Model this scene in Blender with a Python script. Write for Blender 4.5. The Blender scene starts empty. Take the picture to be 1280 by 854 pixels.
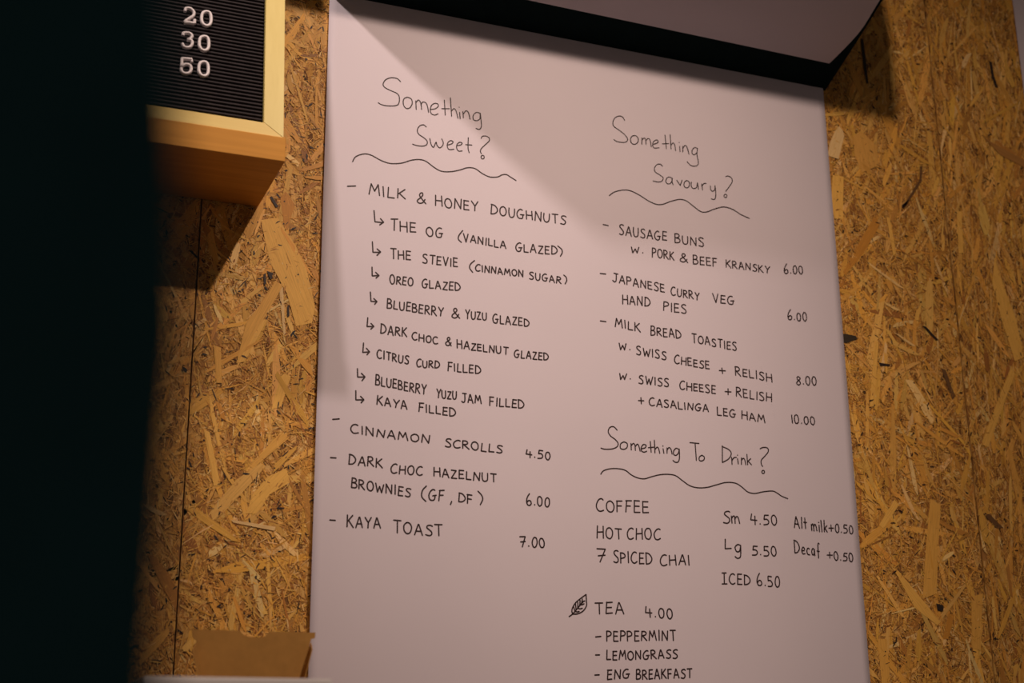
import bpy, bmesh, math, random
import numpy as np
from mathutils import Vector, Matrix

# ------------------------------------------------------------------ camera
SC = bpy.context.scene
COL = SC.collection
CAM_Z = 1.45                     # eye height (m)
CAM_D = 1.3038                   # distance of the camera from the wall plane y = 0
FPX = 50 / 36 * 1280.0
up = np.array([-48, 5857, -FPX]); up /= np.linalg.norm(up)
ax = np.array([4629, -502, -FPX]); ax -= ax.dot(up) * up; ax /= np.linalg.norm(ax)
ay = np.cross(up, ax)
RM = np.array([ax, ay, up])      # world = RM @ camera
cam_data = bpy.data.cameras.new('camera'); cam = bpy.data.objects.new('camera', cam_data)
COL.objects.link(cam); SC.camera = cam
cam_data.lens = 50; cam_data.sensor_width = 36; cam_data.sensor_fit = 'HORIZONTAL'
cam_data.clip_start = 0.01
M = Matrix([[float(RM[i][j]) for j in range(3)] for i in range(3)]).to_4x4()
M.translation = Vector((0, -CAM_D, CAM_Z)); cam.matrix_world = M
FWD = -RM[:, 2]
cam_data.dof.use_dof = True
cam_data.dof.focus_distance = float(np.dot(FWD, np.array([0.45, CAM_D, 0.45])))
cam_data.dof.aperture_fstop = 5.6

# ------------------------------------------------------------------ world, exposure
w = bpy.data.worlds.new('world'); SC.world = w; w.use_nodes = True
bg = w.node_tree.nodes['Background']
bg.inputs[0].default_value = (1.0, 0.80, 0.68, 1); bg.inputs[1].default_value = 0.095
vs = SC.view_settings
vs.view_transform = 'Standard'; vs.look = 'None'; vs.gamma = 1; vs.use_curve_mapping = False
vs.exposure = -0.10

# ------------------------------------------------------------------ lamps (ceiling spotlights)
# x, distance from wall, height above camera, target x, target z above camera, power, colour, cone deg, blend, radius
LAMPS = [
    ('right', 0.74, 1.44, 1.60, 0.22, 0.32, 68, (1.0, 0.77, 0.62), 56, 1.0, 0.022),
    ('middle', 0.45, 1.44, 1.60, 0.90, 0.40, 47, (1.0, 0.76, 0.61), 50, 1.0, 0.038),
    ('left', -0.33, 0.80, 1.68, 0.36, 0.68, 56, (1.0, 0.83, 0.76), 34, 1.0, 0.032),
]

def P(x, d, z):                  # x along the wall, d out from the wall, z above the camera
    return Vector((x, -d, CAM_Z + z))

def ray(u, v):
    return RM @ np.array([u - 640.0, -(v - 427.0), -FPX])

def wall_xz(u, v, d=0.0):
    r = ray(u, v); t = (CAM_D - d) / r[1]
    return r[0] * t, r[2] * t

# ------------------------------------------------------------------ helpers
def tag(o, label=None, cat=None, group=None, kind=None):
    if label: o['label'] = label
    if cat: o['category'] = cat
    if group: o['group'] = group
    if kind: o['kind'] = kind
    return o

def empty(name, loc, label=None, cat=None, group=None, kind=None):
    o = bpy.data.objects.new(name, None); COL.objects.link(o); o.location = loc
    o.empty_display_size = 0.05
    return tag(o, label, cat, group, kind)

def link(name, me, mat=None, parent=None):
    o = bpy.data.objects.new(name, me); COL.objects.link(o)
    if mat is not None: me.materials.append(mat)
    if parent is not None:
        o.parent = parent
        bpy.context.view_layer.update()
        o.matrix_parent_inverse = parent.matrix_world.inverted()
    return o

def from_bm(name, bm, mat=None, parent=None, smooth=False):
    bmesh.ops.recalc_face_normals(bm, faces=bm.faces)
    me = bpy.data.meshes.new(name); bm.to_mesh(me); bm.free()
    if smooth:
        for p in me.polygons: p.use_smooth = True
    return link(name, me, mat, parent)

def add_box(bm, a, b, bevel=0.0):
    a, b = Vector([min(p, q) for p, q in zip(a, b)]), Vector([max(p, q) for p, q in zip(a, b)])
    r = bmesh.ops.create_cube(bm, size=1)
    for v in r['verts']:
        v.co = Vector(((a.x + b.x) / 2 + v.co.x * (b.x - a.x), (a.y + b.y) / 2 + v.co.y * (b.y - a.y), (a.z + b.z) / 2 + v.co.z * (b.z - a.z)))
    if bevel > 0:
        es = set(e for v in r['verts'] for e in v.link_edges)
        bmesh.ops.bevel(bm, geom=list(es), offset=bevel, segments=3, affect='EDGES', profile=0.5)

def extrude_poly(bm, pts, vec):
    vs_ = [bm.verts.new(p) for p in pts]; ws = [bm.verts.new(Vector(p) + Vector(vec)) for p in pts]
    n = len(pts)
    bm.faces.new(vs_); bm.faces.new(ws[::-1])
    for i in range(n): bm.faces.new((vs_[i], ws[i], ws[(i + 1) % n], vs_[(i + 1) % n]))

def catmull(pts, sub=5, closed=False):
    P_ = [np.array(p, float) for p in pts]; n = len(P_); out = []
    if n < 3: return P_
    rng = range(n if closed else n - 1)
    for i in rng:
        if closed: a, b, c, d = P_[(i - 1) % n], P_[i], P_[(i + 1) % n], P_[(i + 2) % n]
        else: a, b, c, d = P_[max(i - 1, 0)], P_[i], P_[i + 1], P_[min(i + 2, n - 1)]
        for k in range(sub):
            t = k / sub
            out.append(0.5 * ((2 * b) + (c - a) * t + (2 * a - 5 * b + 4 * c - d) * t * t + (3 * b - a - 3 * c + d) * t ** 3))
    if not closed: out.append(P_[-1])
    return out

# ------------------------------------------------------------------ materials
class NT:
    def __init__(s, name, rough=0.6, spec=0.5):
        s.m = bpy.data.materials.new(name); s.m.use_nodes = True
        s.t = s.m.node_tree; s.b = s.t.nodes['Principled BSDF']
        s.b.inputs['Roughness'].default_value = rough
        s.b.inputs['Specular IOR Level'].default_value = spec
    def n(s, kind, **kw):
        nd = s.t.nodes.new(kind)
        for k, v in kw.items(): setattr(nd, k, v)
        return nd
    def l(s, a, b): s.t.links.new(a, b)
    def noise(s, coord, scale, detail=4, vec_scale=None):
        if vec_scale:
            mp = s.n('ShaderNodeMapping'); mp.inputs['Scale'].default_value = vec_scale
            s.l(coord, mp.inputs['Vector']); coord = mp.outputs[0]
        nz = s.n('ShaderNodeTexNoise'); nz.inputs['Scale'].default_value = scale; nz.inputs['Detail'].default_value = detail
        s.l(coord, nz.inputs['Vector']); return nz.outputs['Fac']
    def ramp(s, fac, stops):
        r = s.n('ShaderNodeValToRGB'); e = r.color_ramp.elements
        while len(e) < len(stops): e.new(0.5)
        for i, (p, c) in enumerate(stops): e[i].position = p; e[i].color = (*c, 1)
        s.l(fac, r.inputs[0]); return r.outputs[0]
    def bump(s, h, strength, dist):
        b = s.n('ShaderNodeBump'); b.inputs['Strength'].default_value = strength; b.inputs['Distance'].default_value = dist
        s.l(h, b.inputs['Height']); s.l(b.outputs[0], s.b.inputs['Normal'])
    def coord(s, which='Object'):
        return s.n('ShaderNodeTexCoord').outputs[which]

def simple(name, col, rough=0.6, spec=0.5, nscale=60, var=0.12, bump=0.0):
    t = NT(name, rough, spec); c = t.coord()
    f = t.noise(c, nscale, 3)
    t.l(t.ramp(f, [(0.25, tuple(x * (1 - var) for x in col)), (0.75, tuple(min(1, x * (1 + var)) for x in col))]), t.b.inputs['Base Color'])
    if bump: t.bump(f, bump, 0.001)
    return t.m

def wood_mat(name, c0, c1, axis, rough=0.45):
    t = NT(name, rough, 0.4); c = t.coord()
    sc = {'x': (2.0, 60, 60), 'z': (60, 60, 2.0)}[axis]
    f = t.noise(c, 3.0, 5, sc)
    t.l(t.ramp(f, [(0.3, c0), (0.7, c1)]), t.b.inputs['Base Color'])
    t.bump(f, 0.15, 0.0005)
    return t.m

# wood flake material: colour from the flake, grain along the flake
t = NT('flake_wood', 0.55, 0.35)
at = t.n('ShaderNodeAttribute', attribute_name='flake'); uvn = t.n('ShaderNodeUVMap', uv_map='grain')
g = t.noise(uvn.outputs[0], 1.0, 4, (45, 900, 1))
gr = t.ramp(g, [(0.25, (0.80, 0.74, 0.66)), (0.50, (0.98, 0.97, 0.95)), (0.75, (1.10, 1.09, 1.07))])
mx = t.n('ShaderNodeMix', data_type='RGBA', blend_type='MULTIPLY'); mx.inputs[0].default_value = 1
t.l(at.outputs['Color'], mx.inputs[6]); t.l(gr, mx.inputs[7]); t.l(mx.outputs[2], t.b.inputs['Base Color'])
t.bump(g, 0.25, 0.0004)
M_FLAKE = t.m

t = NT('panel_core', 0.7, 0.3); c = t.coord('Object')
v1 = t.n('ShaderNodeTexVoronoi'); v1.inputs['Scale'].default_value = 1.0
mp = t.n('ShaderNodeMapping'); mp.inputs['Scale'].default_value = (230, 230, 90); mp.inputs['Rotation'].default_value = (0, 0.3, 0)
t.l(c, mp.inputs[0]); t.l(mp.outputs[0], v1.inputs[0])
sp = t.n('ShaderNodeSeparateColor'); t.l(v1.outputs['Color'], sp.inputs[0])
t.l(t.ramp(sp.outputs[0], [(0.0, (0.15, 0.06, 0.015)), (0.2, (0.38, 0.17, 0.045)), (0.6, (0.60, 0.31, 0.07)), (1.0, (0.76, 0.46, 0.15))]), t.b.inputs['Base Color'])
t.bump(v1.outputs['Distance'], 0.5, 0.001)
M_CORE = t.m

t = NT('menu_paper', 0.75, 0.25); c = t.coord()
f = t.noise(c, 5.0, 3)
t.l(t.ramp(f, [(0.3, (0.68, 0.600, 0.645)), (0.7, (0.71, 0.625, 0.67))]), t.b.inputs['Base Color'])
f2 = t.noise(c, 300, 2); t.bump(f2, 0.05, 0.0003)
M_PAPER = t.m
t = NT('marker_ink', 0.55, 0.3); f = t.noise(t.coord(), 150, 3)
t.l(t.ramp(f, [(0.3, (0.022, 0.011, 0.011)), (0.7, (0.045, 0.022, 0.022))]), t.b.inputs['Base Color'])
M_INK = t.m
M_BLACK = simple('black_card', (0.007, 0.015, 0.016), 0.9, 0.03)
M_POST = simple('near_black_paint', (0.024, 0.080, 0.095), 0.9, 0.03)
M_FELT = simple('black_felt', (0.030, 0.022, 0.024), 0.8, 0.3, 400, 0.3)
M_FELT_BACK = simple('black_felt_back', (0.006, 0.005, 0.005), 0.95, 0.1)
M_DIGIT = simple('white_plastic', (0.78, 0.70, 0.70), 0.35, 0.5, 30, 0.03)
M_FRAMEV = wood_mat('pale_frame_upright', (0.72, 0.56, 0.17), (0.77, 0.61, 0.20), 'z')
M_FRAMEH = wood_mat('pale_frame_rail', (0.72, 0.50, 0.12), (0.78, 0.57, 0.16), 'x')
M_LEDGE = wood_mat('ledge_wood', (0.58, 0.25, 0.030), (0.70, 0.32, 0.045), 'x', 0.7)
M_KRAFT = simple('kraft_card', (0.48, 0.25, 0.065), 0.8, 0.2, 120, 0.08)
M_WHITEBOX = simple('white_card', (0.85, 0.80, 0.80), 0.6, 0.3, 60, 0.02)
M_PLASTER = simple('plaster', (0.45, 0.38, 0.33), 0.9, 0.2, 8, 0.05)
M_FLOOR = simple('floor_concrete', (0.20, 0.17, 0.15), 0.7, 0.3, 5, 0.2)
M_METAL = simple('black_metal', (0.02, 0.02, 0.02), 0.4, 0.5)
M_SHELF = wood_mat('shelf_wood', (0.12, 0.065, 0.03), (0.17, 0.095, 0.045), 'x')

# ------------------------------------------------------------------ setting: wall, floor, ceiling
bm = bmesh.new(); add_box(bm, (-2.2, -0.0, 0), (3.4, 0.12, 3.3))
for v in bm.verts:
    if v.co.y < 0.05: v.co.y = 0.014
wall = tag(from_bm('wall_back', bm, simple('batten', (0.03, 0.02, 0.012), 0.9, 0.1)), kind='structure')
bm = bmesh.new(); add_box(bm, (-2.2, -4.5, -0.1), (3.4, 0.12, 0.0))
tag(from_bm('floor', bm, M_FLOOR), kind='structure')
bm = bmesh.new(); add_box(bm, (-2.2, -4.5, 3.3), (3.4, 0.12, 3.4))
tag(from_bm('ceiling', bm, M_PLASTER), kind='structure')

SEAM_L, SEAM_R = 0.1995, 1.0965
GAP = 0.0007
panels = []
for x0, x1 in ((-2.2, SEAM_L - GAP), (SEAM_L + GAP, SEAM_R - 0.0011), (SEAM_R + 0.0011, 3.4)):
    bm = bmesh.new(); add_box(bm, (x0, 0, 0.0), (x1, 0.0139, 3.3))
    p = from_bm('strand_board', bm, M_CORE, wall); panels.append((p, x0, x1))

# --- flakes of the strand board
rs = np.random.RandomState(11); random.seed(11)
Z0, Z1, XA, XB = -0.12, 1.15, -0.15, 1.62
PALE = np.array([(0.86, 0.49, 0.12), (0.82, 0.44, 0.08), (0.90, 0.59, 0.22), (0.80, 0.42, 0.065)])
MID = np.array([(0.76, 0.38, 0.065), (0.80, 0.43, 0.09), (0.70, 0.34, 0.055), (0.80, 0.45, 0.11)])
BROWN = np.array([(0.50, 0.22, 0.04), (0.38, 0.15, 0.03), (0.58, 0.27, 0.05)])
DARK = np.array([(0.035, 0.018, 0.012), (0.06, 0.03, 0.016), (0.02, 0.014, 0.012)])

def pick_cols(n, probs):
    fam = rs.choice(4, n, p=probs); out = np.zeros((n, 3))
    for k, F in enumerate((PALE, MID, BROWN, DARK)):
        m = fam == k; out[m] = F[rs.randint(0, len(F), m.sum())]
    return np.clip(out * (1 + rs.uniform(-0.14, 0.14, (n, 1))) * (1 + rs.uniform(-0.05, 0.05, (n, 3))), 0, 1)

def flakes_mesh(name, cx, cz, ln, wd, ang, dep, cols, tilt, xmin, xmax, K=8):
    """each flake is an irregular hexagon or octagon lying on the board"""
    n = len(cx)
    ux = np.array([-1, -0.45, 0.35, 1, 0.93, 0.4, -0.5, -0.9]); uy = np.array([-0.55, -1, -0.9, -0.5, 0.6, 0.95, 1.0, 0.35])
    if K == 6: ux = np.array([-1, 0, 0.97, 0.9, 0.05, -0.93]); uy = np.array([-0.6, -1, -0.6, 0.6, 1, 0.5])
    a = ux[None] + rs.uniform(-0.16, 0.16, (n, K)); b = uy[None] + rs.uniform(-0.3, 0.3, (n, K))
    bend = rs.uniform(-0.35, 0.35, (n, 1)); b = b + bend * (a ** 2)
    L = a * ln[:, None] / 2; Wd = b * wd[:, None] / 2
    X = cx[:, None] + L * np.cos(ang)[:, None] - Wd * np.sin(ang)[:, None]
    Z = cz[:, None] + L * np.sin(ang)[:, None] + Wd * np.cos(ang)[:, None]
    X = np.clip(X, xmin, xmax)
    tl = rs.uniform(-1, 1, (n, 1)) * tilt; tw = rs.uniform(-1, 1, (n, 1)) * tilt
    D = np.maximum(dep[:, None] + np.clip(L * tl, -0.0004, 0.0004) + np.clip(Wd * tw * 2.0, -0.0003, 0.0003), 0.00003)
    co = np.stack([X, -D, CAM_Z + Z], -1).reshape(-1, 3)
    me = bpy.data.meshes.new(name)
    me.vertices.add(n * K); me.vertices.foreach_set('co', co.ravel())
    me.loops.add(n * K); me.loops.foreach_set('vertex_index', np.arange(n * K, dtype=np.int32))
    me.polygons.add(n); me.polygons.foreach_set('loop_start', np.arange(0, n * K, K, dtype=np.int32))
    me.update(calc_edges=True)
    at_ = me.attributes.new('flake', 'FLOAT_COLOR', 'FACE')
    at_.data.foreach_set('color', np.concatenate([cols, np.ones((n, 1))], 1).ravel())
    uv = me.uv_layers.new(name='grain')
    off = rs.uniform(0, 9, (n, 1))
    uv.data.foreach_set('uv', np.stack([L + off, Wd + off * 0.37], -1).ravel())
    return me

def scatter(n, lmin, lmax, wmin, wmax, probs, dmin, dmax, tilt, x0, x1, spread, z0=None, z1=None, hole=None):
    out_x, out_z = [], []
    while sum(map(len, out_x)) < n:
        x = rs.uniform(x0, x1, n); z = rs.uniform(Z0 if z0 is None else z0, Z1 if z1 is None else z1, n)
        ok = ~((x > 0.335) & (x < 0.91) & (z < 0.775))
        if hole is not None: ok &= ~((x > XA) & (x < XB) & (z > Z0) & (z < Z1))
        out_x.append(x[ok]); out_z.append(z[ok])
    x = np.concatenate(out_x)[:n]; z = np.concatenate(out_z)[:n]
    ln = lmin + (lmax - lmin) * rs.uniform(0, 1, n) ** 1.6; wd = wmin + (wmax - wmin) * rs.uniform(0, 1, n) ** 1.5
    ang = math.pi / 2 + rs.normal(0, spread, n)
    return x, z, ln, wd, ang, rs.uniform(dmin, dmax, n), pick_cols(n, probs)

def area(x0, x1):
    full = (x1 - x0) * (Z1 - Z0); hid = max(0, min(x1, 0.91) - max(x0, 0.335)) * (0.775 - Z0)
    return full - hid

for (pan, px0, px1), spread in zip(panels, (0.75, 0.75, 0.42)):
    x0 = max(px0, XA); x1 = min(px1, XB); A = area(x0, x1)
    specs = [
        ('wood_strands', 5500, 0.020, 0.080, 0.0016, 0.0075, (0.30, 0.58, 0.12, 0.0), 0.0002, 0.0011, 0.012, spread),
        ('wood_fibres', 175000, 0.002, 0.014, 0.0003, 0.0013, (0.30, 0.36, 0.32, 0.02), 0.0002, 0.00115, 0.06, spread * 1.6),
        ('dark_flecks', 5000, 0.0015, 0.0075, 0.0006, 0.0022, (0.0, 0.0, 0.25, 0.75), 0.0009, 0.0013, 0.02, spread * 1.4)]
    for nm, dens, l0, l1, w0, w1, pr, d0, d1, tilt, spd in specs:
        x, z, ln, wd, ang, dep, cols = scatter(int(dens * A), l0, l1, w0, w1, pr, d0, d1, tilt, x0, x1, spd)
        # sparser continuation around the part of the wall seen most closely
        ex0, ex1, ez0, ez1 = max(px0, -0.95), min(px1, 2.15), -0.75, 1.55
        Ao = max(0.01, (ex1 - ex0) * (ez1 - ez0) - (x1 - x0) * (Z1 - Z0)); do = min(dens, 34000)
        far = scatter(int(do * Ao * 0.93), l0 * 1.5, l1, w0 * 1.6, w1 * 1.4, pr, d0, d1, tilt, ex0, ex1, spd, ez0, ez1, True)
        al = [np.concatenate([p_, q_]) for p_, q_ in zip((x, z, ln, wd, ang, dep, cols), far)]
        me = flakes_mesh(nm, *al, tilt, px0, px1, 8 if nm == 'wood_strands' else 6)
        o = link(nm, me, M_FLAKE, pan); o['kind'] = 'stuff'

# strands large enough to tell apart, one object each
def panel_of(x):
    for p in panels:
        if p[1] <= x <= p[2]: return p
    return panels[1]
big_n = 190; k = 0
placed = []
while k < big_n:
    x = random.uniform(0.0, 1.35); z = random.uniform(0.02, 1.0)
    if (0.335 < x < 0.91 and z < 0.78) or (0.335 < x < 0.93 and z > 0.78): continue
    if x > 1.25 and z < 0.3: continue
    p = panel_of(x); sprd = 0.7 if x < 1.0 else 0.3
    ln = random.uniform(0.035, 0.105) * (1 if x > 0.9 else 0.85); wd = random.uniform(0.004, 0.0125)
    me = flakes_mesh('wood_strand', np.array([x]), np.array([z]), np.array([ln]), np.array([wd]),
                     np.array([math.pi / 2 + random.gauss(0, sprd)]), np.array([random.uniform(0.0006, 0.0011)]),
                     pick_cols(1, (0.35, 0.60, 0.05, 0)), 0.006, p[1], p[2])
    link('wood_strand', me, M_FLAKE, p[0]); k += 1

def strand_px(origin, s, pts, col, dep=0.00112):
    q = [wall_xz(origin[0] + a / s, origin[1] + b / s) for a, b in pts]
    cx = sum(a for a, _ in q) / len(q); p = panel_of(cx)
    me = bpy.data.meshes.new('wood_strand')
    me.from_pydata([(min(max(a, p[1]), p[2]), -dep, CAM_Z + b) for a, b in q], [], [list(range(len(q)))])
    at_ = me.attributes.new('flake', 'FLOAT_COLOR', 'FACE'); at_.data[0].color = (*col, 1)
    # grain runs along the longest axis
    qa = np.array(q); qa = qa - qa.mean(0); u, s_, vt = np.linalg.svd(qa)
    uv = me.uv_layers.new(name='grain')
    for i in range(len(q)): uv.data[me.loops[i].index].uv = (float(qa[i] @ vt[0]) + cx * 7, float(qa[i] @ vt[1]))
    link('wood_strand', me, M_FLAKE, p[0])
LT = (0.88, 0.49, 0.10); PL = (0.84, 0.56, 0.24); OR = (0.60, 0.26, 0.035); DK = (0.03, 0.018, 0.014); MD = (0.80, 0.42, 0.08); DB = (0.16, 0.075, 0.025)
a, s = (160, 220), 3.05
strand_px(a, s, [(505, 170), (570, 160), (640, 270), (680, 360), (712, 500), (700, 562), (640, 575), (605, 450), (540, 330)], LT)
strand_px(a, s, [(515, 378), (524, 372), (526, 412), (517, 418)], DK, .0017)
strand_px(a, s, [(528, 364), (552, 372), (548, 392), (540, 396)], DK, .0017)
strand_px(a, s, [(538, 82), (548, 80), (572, 120), (562, 122)], DK, .0017)
strand_px(a, s, [(228, 284), (245, 288), (275, 312), (262, 316)], DK, .0017)
strand_px(a, s, [(300, 190), (322, 200), (345, 330), (330, 345), (302, 250)], MD)
strand_px(a, s, [(580, 90), (600, 60), (635, 110), (610, 200), (598, 212)], OR)
strand_px(a, s, [(450, 560), (520, 470), (560, 400), (590, 420), (520, 540), (470, 620), (430, 690), (415, 700)], MD, .0014)
strand_px(a, s, [(575, 430), (590, 425), (600, 600), (592, 610)], PL)
strand_px(a, s, [(605, 500), (612, 495), (614, 535), (606, 540)], DK, .0018)
a, s = (0, 400), 2.848
strand_px(a, s, [(875, 690), (900, 620), (950, 560), (1020, 528), (1030, 580), (960, 622), (910, 692)], LT)
strand_px(a, s, [(820, 712), (980, 738), (975, 752), (830, 723)], PL, .0017)
strand_px(a, s, [(725, 390), (745, 400), (785, 590), (760, 592)], LT)
strand_px(a, s, [(1000, 190), (1035, 200), (1000, 310), (965, 320)], LT)
strand_px(a, s, [(905, 0), (950, 0), (870, 150), (840, 155)], LT)
strand_px(a, s, [(760, 90), (785, 100), (790, 225), (770, 225)], MD)
strand_px(a, s, [(765, 285), (790, 310), (805, 360), (785, 350)], OR)
strand_px(a, s, [(1000, 400), (1030, 420), (900, 530), (885, 520)], MD)
a, s = (900, 0), 3.284
strand_px(a, s, [(495, 510), (508, 560), (498, 600), (485, 655), (440, 640), (448, 590), (470, 540)], PL)
strand_px(a, s, [(460, 720), (505, 727), (503, 900), (470, 900), (452, 854)], LT)
strand_px(a, s, [(575, 162), (584, 160), (596, 250), (606, 345), (598, 345), (584, 260)], DK, .0017)
strand_px(a, s, [(818, 685), (828, 685), (824, 745), (755, 856), (748, 850), (815, 740)], DB, .0017)
strand_px(a, s, [(1102, 255), (1112, 255), (1122, 315), (1138, 362), (1128, 358), (1112, 318)], DK, .0017)
strand_px(a, s, [(545, 560), (580, 540), (640, 600), (650, 680), (580, 710), (550, 640)], (0.74, 0.38, 0.08))
strand_px(a, s, [(1075, 560), (1120, 590), (1250, 660), (1250, 690), (1150, 640)], (0.45, 0.21, 0.05), .0014)
strand_px(a, s, [(615, 70), (630, 75), (655, 130), (655, 150), (635, 140)], MD)
a, s = (1000, 250), 2.846
strand_px(a, s, [(140, 474), (195, 485), (202, 495), (165, 510), (145, 508)], (0.045, 0.03, 0.016), .0017)
strand_px(a, s, [(262, 60), (282, 90), (225, 190), (160, 270), (150, 258), (210, 150)], OR)
strand_px(a, s, [(265, 503), (278, 508), (262, 735), (245, 737)], LT)
strand_px(a, s, [(690, 200), (720, 300), (765, 420), (795, 560), (762, 575), (710, 410), (682, 300)], LT)
strand_px(a, s, [(750, 590), (762, 620), (700, 790), (668, 880), (642, 870), (700, 720)], LT)
strand_px(a, s, [(278, 580), (318, 586), (316, 592), (282, 592)], DK, .0017)
strand_px(a, s, [(432, 448), (445, 452), (490, 500), (480, 500)], DK, .0017)
strand_px(a, s, [(555, 40), (572, 42), (580, 190), (562, 190)], LT)
strand_px(a, s, [(500, 600), (515, 605), (550, 700), (540, 712)], DB)
strand_px(a, s, [(305, 60), (318, 65), (340, 190), (330, 200)], LT)
strand_px(a, s, [(360, 20), (385, 0), (375, 20), (362, 32)], DK, .0017)
strand_px(a, s, [(430, 370), (418, 440), (403, 445), (412, 395)], LT)
a, s = (1000, 550), 2.81
strand_px(a, s, [(455, 208), (492, 230), (482, 400), (478, 540), (428, 560), (440, 380)], MD)
strand_px(a, s, [(270, 700), (302, 700), (315, 860), (285, 860)], MD)
strand_px(a, s, [(325, 450), (345, 462), (492, 640), (480, 652), (400, 590)], LT)
strand_px(a, s, [(330, 210), (346, 228), (292, 312), (275, 300)], LT)
strand_px(a, s, [(600, 552), (640, 540), (632, 740), (600, 730)], MD)
strand_px(a, s, [(475, 575), (500, 582), (500, 602), (480, 600)], DK, .0017)
strand_px(a, s, [(640, 260), (665, 262), (712, 310), (690, 312)], DB)
strand_px(a, s, [(520, 610), (540, 615), (520, 700), (500, 700)], OR)

# ------------------------------------------------------------------ menu sheet with handwriting
SX0, SX1, STOP, SBOT = 0.3190, 0.9295, 0.800, -0.26
def sheet_d(x, z):
    f = (x - SX0) / (SX1 - SX0); h = max(0.0, (0.80 - z))
    dd = 0.0030 + 0.0014 * h
    dd += h * 0.0019 * (1 + math.sin(f * 9.0 + 0.8)) + h * 0.0011 * math.sin(f * 17.0 + z * 3 + 1.0)
    dd += 0.0008 * h * math.sin(z * 9 + f * 3)
    return dd
menu = empty('menu_sheet', P((SX0 + SX1) / 2, 0, SBOT), 'tall white paper menu with black handwriting hanging on the chipboard wall', 'menu')
nx, nz = 70, 110
co = [P(SX0 + (SX1 - SX0) * i / nx, sheet_d(SX0 + (SX1 - SX0) * i / nx, STOP + (SBOT - STOP) * j / nz), STOP + (SBOT - STOP) * j / nz) for j in range(nz + 1) for i in range(nx + 1)]
fc = [(j * (nx + 1) + i, (j + 1) * (nx + 1) + i, (j + 1) * (nx + 1) + i + 1, j * (nx + 1) + i + 1) for j in range(nz) for i in range(nx)]
me = bpy.data.meshes.new('paper'); me.from_pydata(co, [], fc)
for p in me.polygons: p.use_smooth = True
paper = link('paper', me, M_PAPER, menu)
sm = paper.modifiers.new('thickness', 'SOLIDIFY'); sm.thickness = 0.0003; sm.offset = -1

def ribbon(verts, faces, pts, width):
    """pts: list of (x, z) on the sheet; adds a pen stroke of constant width with rounded ends"""
    pts = [np.array(p, float) for p in pts]
    q = [pts[0]]
    for p in pts[1:]:
        if np.linalg.norm(p - q[-1]) > 1e-5: q.append(p)
    hw = width / 2
    if len(q) == 1:
        b = len(verts)
        for k in range(8): verts.append(q[0] + hw * 1.15 * np.array([math.cos(k * math.pi / 4), math.sin(k * math.pi / 4)]))
        faces.append(list(range(b, b + 8))); return
    n = len(q); b = len(verts)
    d0 = (q[1] - q[0]); d0 /= np.linalg.norm(d0); d1 = q[-1] - q[-2]; d1 /= np.linalg.norm(d1)
    verts.append(q[0] - d0 * hw)
    for i in range(n):
        if i == 0: t_ = d0
        elif i == n - 1: t_ = d1
        else:
            a_ = q[i] - q[i - 1]; c_ = q[i + 1] - q[i]
            t_ = a_ / np.linalg.norm(a_) + c_ / np.linalg.norm(c_)
            l_ = np.linalg.norm(t_); t_ = t_ / l_ if l_ > 1e-6 else a_ / np.linalg.norm(a_)
        nn = np.array([-t_[1], t_[0]]); m = 1.0
        if 0 < i < n - 1:
            cs = abs(np.dot(t_, a_ / np.linalg.norm(a_))); m = min(1.35, 1 / max(cs, 0.5))
        verts.append(q[i] + nn * hw * m); verts.append(q[i] - nn * hw * m)
    verts.append(q[-1] + d1 * hw)
    faces.append([b, b + 2, b + 1])
    for i in range(n - 1):
        k = b + 1 + 2 * i; faces.append([k, k + 1, k + 3, k + 2])
    k = b + 1 + 2 * (n - 1); faces.append([k, k + 1, b + 1 + 2 * n])

def ink_object(name, strokes, width, label=None):
    """strokes: polylines in image points of the wall plane -> real positions on the sheet"""
    V, F = [], []
    for st in strokes:
        pts = [wall_xz(u, v, 0.0036) for u, v in st]
        pts = [(min(x, SX1 - 0.0004), z) for x, z in pts]
        if 2 < len(pts) <= 5:
            for a_, b_ in zip(pts[:-1], pts[1:]): ribbon(V, F, [a_, b_], width)
        else: ribbon(V, F, pts, width)
    me = bpy.data.meshes.new(name)
    me.from_pydata([P(v[0], sheet_d(v[0], v[1]) + 0.00022, v[1]) for v in V], [], F)
    o = link(name, me, M_INK, paper)
    if label: o['label'] = label
    return o

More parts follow.
